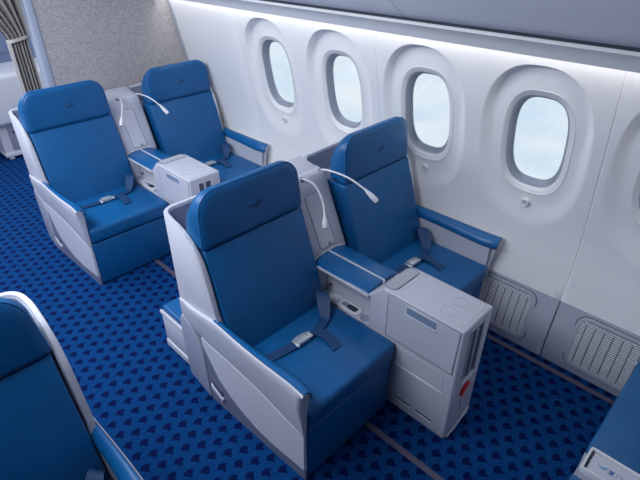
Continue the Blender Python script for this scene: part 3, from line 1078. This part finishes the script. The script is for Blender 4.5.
    o = rrect((0.800, 0.835), 0.060, 0.145, 0.022, 6)
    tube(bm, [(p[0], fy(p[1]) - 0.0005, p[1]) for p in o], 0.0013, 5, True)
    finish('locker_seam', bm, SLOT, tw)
    bm = bmesh.new()
    loft(bm, [[(p[0], fy(p[1]) + 0.001, p[1]) for p in rrect((0.800, 0.835), 0.058, 0.143, 0.020, 6)], [(p[0], fy(p[1]) - 0.003, p[1]) for p in rrect((0.800, 0.835), 0.056, 0.141, 0.018, 6)]])
    finish('locker_door', bm, GREY, tw)
    bm = bmesh.new()
    prism(bm, [(0.805, 0.695), (0.825, 0.695), (0.822, 0.712), (0.808, 0.712)], 1, fy(0.70) - 0.008, fy(0.70), 0.002, 1)
    finish('locker_latch', bm, GREY2, tw)
    # --- two gooseneck reading lights
    for base, mid, tip in (((0.767, 0.788, 1.066), [(0.760, 0.765, 1.078), (0.740, 0.665, 1.082), (0.690, 0.560, 1.052), (0.640, 0.492, 1.005)], (0.612, 0.462, 0.955)),
                           ((0.930, 0.812, 1.058), [(0.938, 0.788, 1.070), (0.945, 0.705, 1.076), (0.966, 0.610, 1.060), (0.992, 0.520, 1.015)], (1.010, 0.450, 0.962))):
        pts = catmull([base] + mid, 6)
        bm = bmesh.new()
        tube(bm, pts, 0.0058, 10)
        ln = finish('reading_light', bm, WHITEP, t)
        bm = bmesh.new()
        a = Vector(mid[-1]); b = Vector(tip); dd = (b - a)
        tube(bm, [a - dd * 0.15, a, a + dd * 0.25, a + dd * 0.55, a + dd * 0.9, a + dd * 1.02], [0.006, 0.0075, 0.012, 0.0155, 0.015, 0.012], 14)
        hd = finish('lamp_head', bm, WHITEP, ln)
        bm = bmesh.new()
        tube(bm, [a + dd * 1.02, a + dd * 1.035], [0.0105, 0.0105], 14)
        finish('lamp_lens', bm, SLOT, hd)
        bm = bmesh.new()
        bb = Vector(base)
        tube(bm, [bb + Vector((0, 0.01, -0.012)), bb + Vector((0, 0.002, 0.004)), bb + Vector((0, -0.004, 0.008))], [0.014, 0.012, 0.008], 14)
        finish('lamp_socket', bm, GREY2, ln)
    # --- rear stowage with its name plate, between the two ottomans
    bm = bmesh.new()
    box(bm, 0.684, 0.812, 0.99, 1.242, 0.0, 0.350, 0.008, 2)
    rb = finish('rear_stowage', bm, GREY, t)
    bm = bmesh.new()
    o = rrect((0.747, 1.118), 0.067, 0.130, 0.012, 5)
    i_ = rrect((0.747, 1.118), 0.055, 0.118, 0.005, 5)
    loft(bm, [[(p[0], p[1], 0.345) for p in o], [(p[0], p[1], 0.368) for p in o], [(lerp(p[0], q[0], .2), lerp(p[1], q[1], .2), 0.374) for p, q in zip(o, i_)],
              [(lerp(p[0], q[0], .85), lerp(p[1], q[1], .85), 0.373) for p, q in zip(o, i_)], [(q[0], q[1], 0.362) for q in i_]], caps=False)
    finish('plate_frame', bm, WHITEP, rb)
    bm = bmesh.new()
    box(bm, 0.692, 0.802, 1.000, 1.228, 0.352, 0.363, 0.002, 1)
    npl = finish('name_plate', bm, GREY, rb)
    bm = bmesh.new()
    for a, b in ((0.700, 0.741), (0.752, 0.793)):
        box(bm, a, b, 1.2265, 1.233, 0.3625, 0.3655)
    finish('plate_slots', bm, DARK, rb)
    # small gull mark
    bm = bmesh.new()
    for pts, wd in (([(-0.016, 0.010), (-0.008, 0.000), (0.002, -0.003), (0.010, 0.003), (0.020, 0.012)], (0.0006, 0.0022, 0.0032, 0.0030, 0.0006)),
                    ([(-0.002, -0.003), (0.010, -0.004), (0.018, 0.000)], (0.0008, 0.0022, 0.0004))):
        c = catmull([(0.748 + p[1] * 1.2, 1.182 - p[0] * 1.2, 0.3635) for p in pts], 4)
        ww = catmull([(q, 0, 0) for q in wd], 4)
        loft(bm, [[(p.x - ww[k].x, p.y, p.z), (p.x + ww[k].x, p.y, p.z), (p.x + ww[k].x, p.y, p.z + 0.0008), (p.x - ww[k].x, p.y, p.z + 0.0008)] for k, p in enumerate(c)])
    finish('gull_mark', bm, TEAL, npl)
    cu = bpy.data.curves.new('lettering', 'FONT')
    cu.body = '\u53a6\u95e8\u822a\u7a7a'
    cu.size = 0.026
    cu.space_character = 1.3
    cu.extrude = 0.0005
    cu.materials.append(PRINT)
    tmp = bpy.data.objects.new('tmp_text', cu)
    COL.objects.link(tmp)
    bpy.context.view_layer.update()
    me = bpy.data.meshes.new_from_object(tmp.evaluated_get(bpy.context.evaluated_depsgraph_get()))
    bpy.data.objects.remove(tmp)
    tx = bpy.data.objects.new('lettering', me)
    COL.objects.link(tx)
    tx.parent = npl
    tx.matrix_local = Matrix(((0, 1, 0, 0.737), (-1, 0, 0, 1.158), (0, 0, 1, 0.3638), (0, 0, 0, 1)))
    tx.location = tx.location - Vector(loc)
    ctx.off = Vector((0, 0, 0))
    return t

# ------------------------------------------------------------------ place them
sg = 'blue leather business class seats'
aisle = make_seat('passenger_seat', (0.33, 0.5, 0), 'large blue leather seat front and centre, its grey armrest side on the open carpet aisle', sg)
windowseat = make_seat('passenger_seat', (1.29, 0.5, 0), 'blue leather seat behind the big grey console, against the window wall beside the air grille', sg,
                       mirror=W, taper=True, otto=(0.035, 0.797), belt_dx=0.950)
console = make_console((0.785, 0.3, 0), 'light grey console with a red handle, between the two front seats')
ROWB = ('ottoman_box', 'ottoman_cushion', 'rear_stowage')      # the far row backs onto the partition: nothing behind it
copy_tree(aisle, (0, PITCH, 0), 'blue leather aisle seat in the far row, left of its console, before the curtain', skip=ROWB)
copy_tree(windowseat, (0, PITCH, 0), 'blue leather window seat in the far row, directly before the fabric partition', skip=ROWB)
copy_tree(console, (0, PITCH, 0), 'light grey console of the far row, partly hidden behind the front seat headrest', skip=ROWB)
copy_tree(aisle, (0, -PITCH, 0), 'blue seat at the bottom edge, only its ottoman left of the name plate showing')
copy_tree(windowseat, (0, -PITCH, 0), 'blue window seat at the right edge, only its broad blue ottoman showing')
copy_tree(console, (0, -PITCH, 0), 'grey console at the bottom right corner, showing its framed name plate')
left = make_seat('passenger_seat', (-1.01, 0.35, 0), 'blue seat across the aisle, cut off at the lower left, with a pale curved rim', sg, mirror=-0.68, belt_dx=-1.345, headtaper=0.12)
left.location.y = 0.35 - 0.155      # stands 15 cm further forward
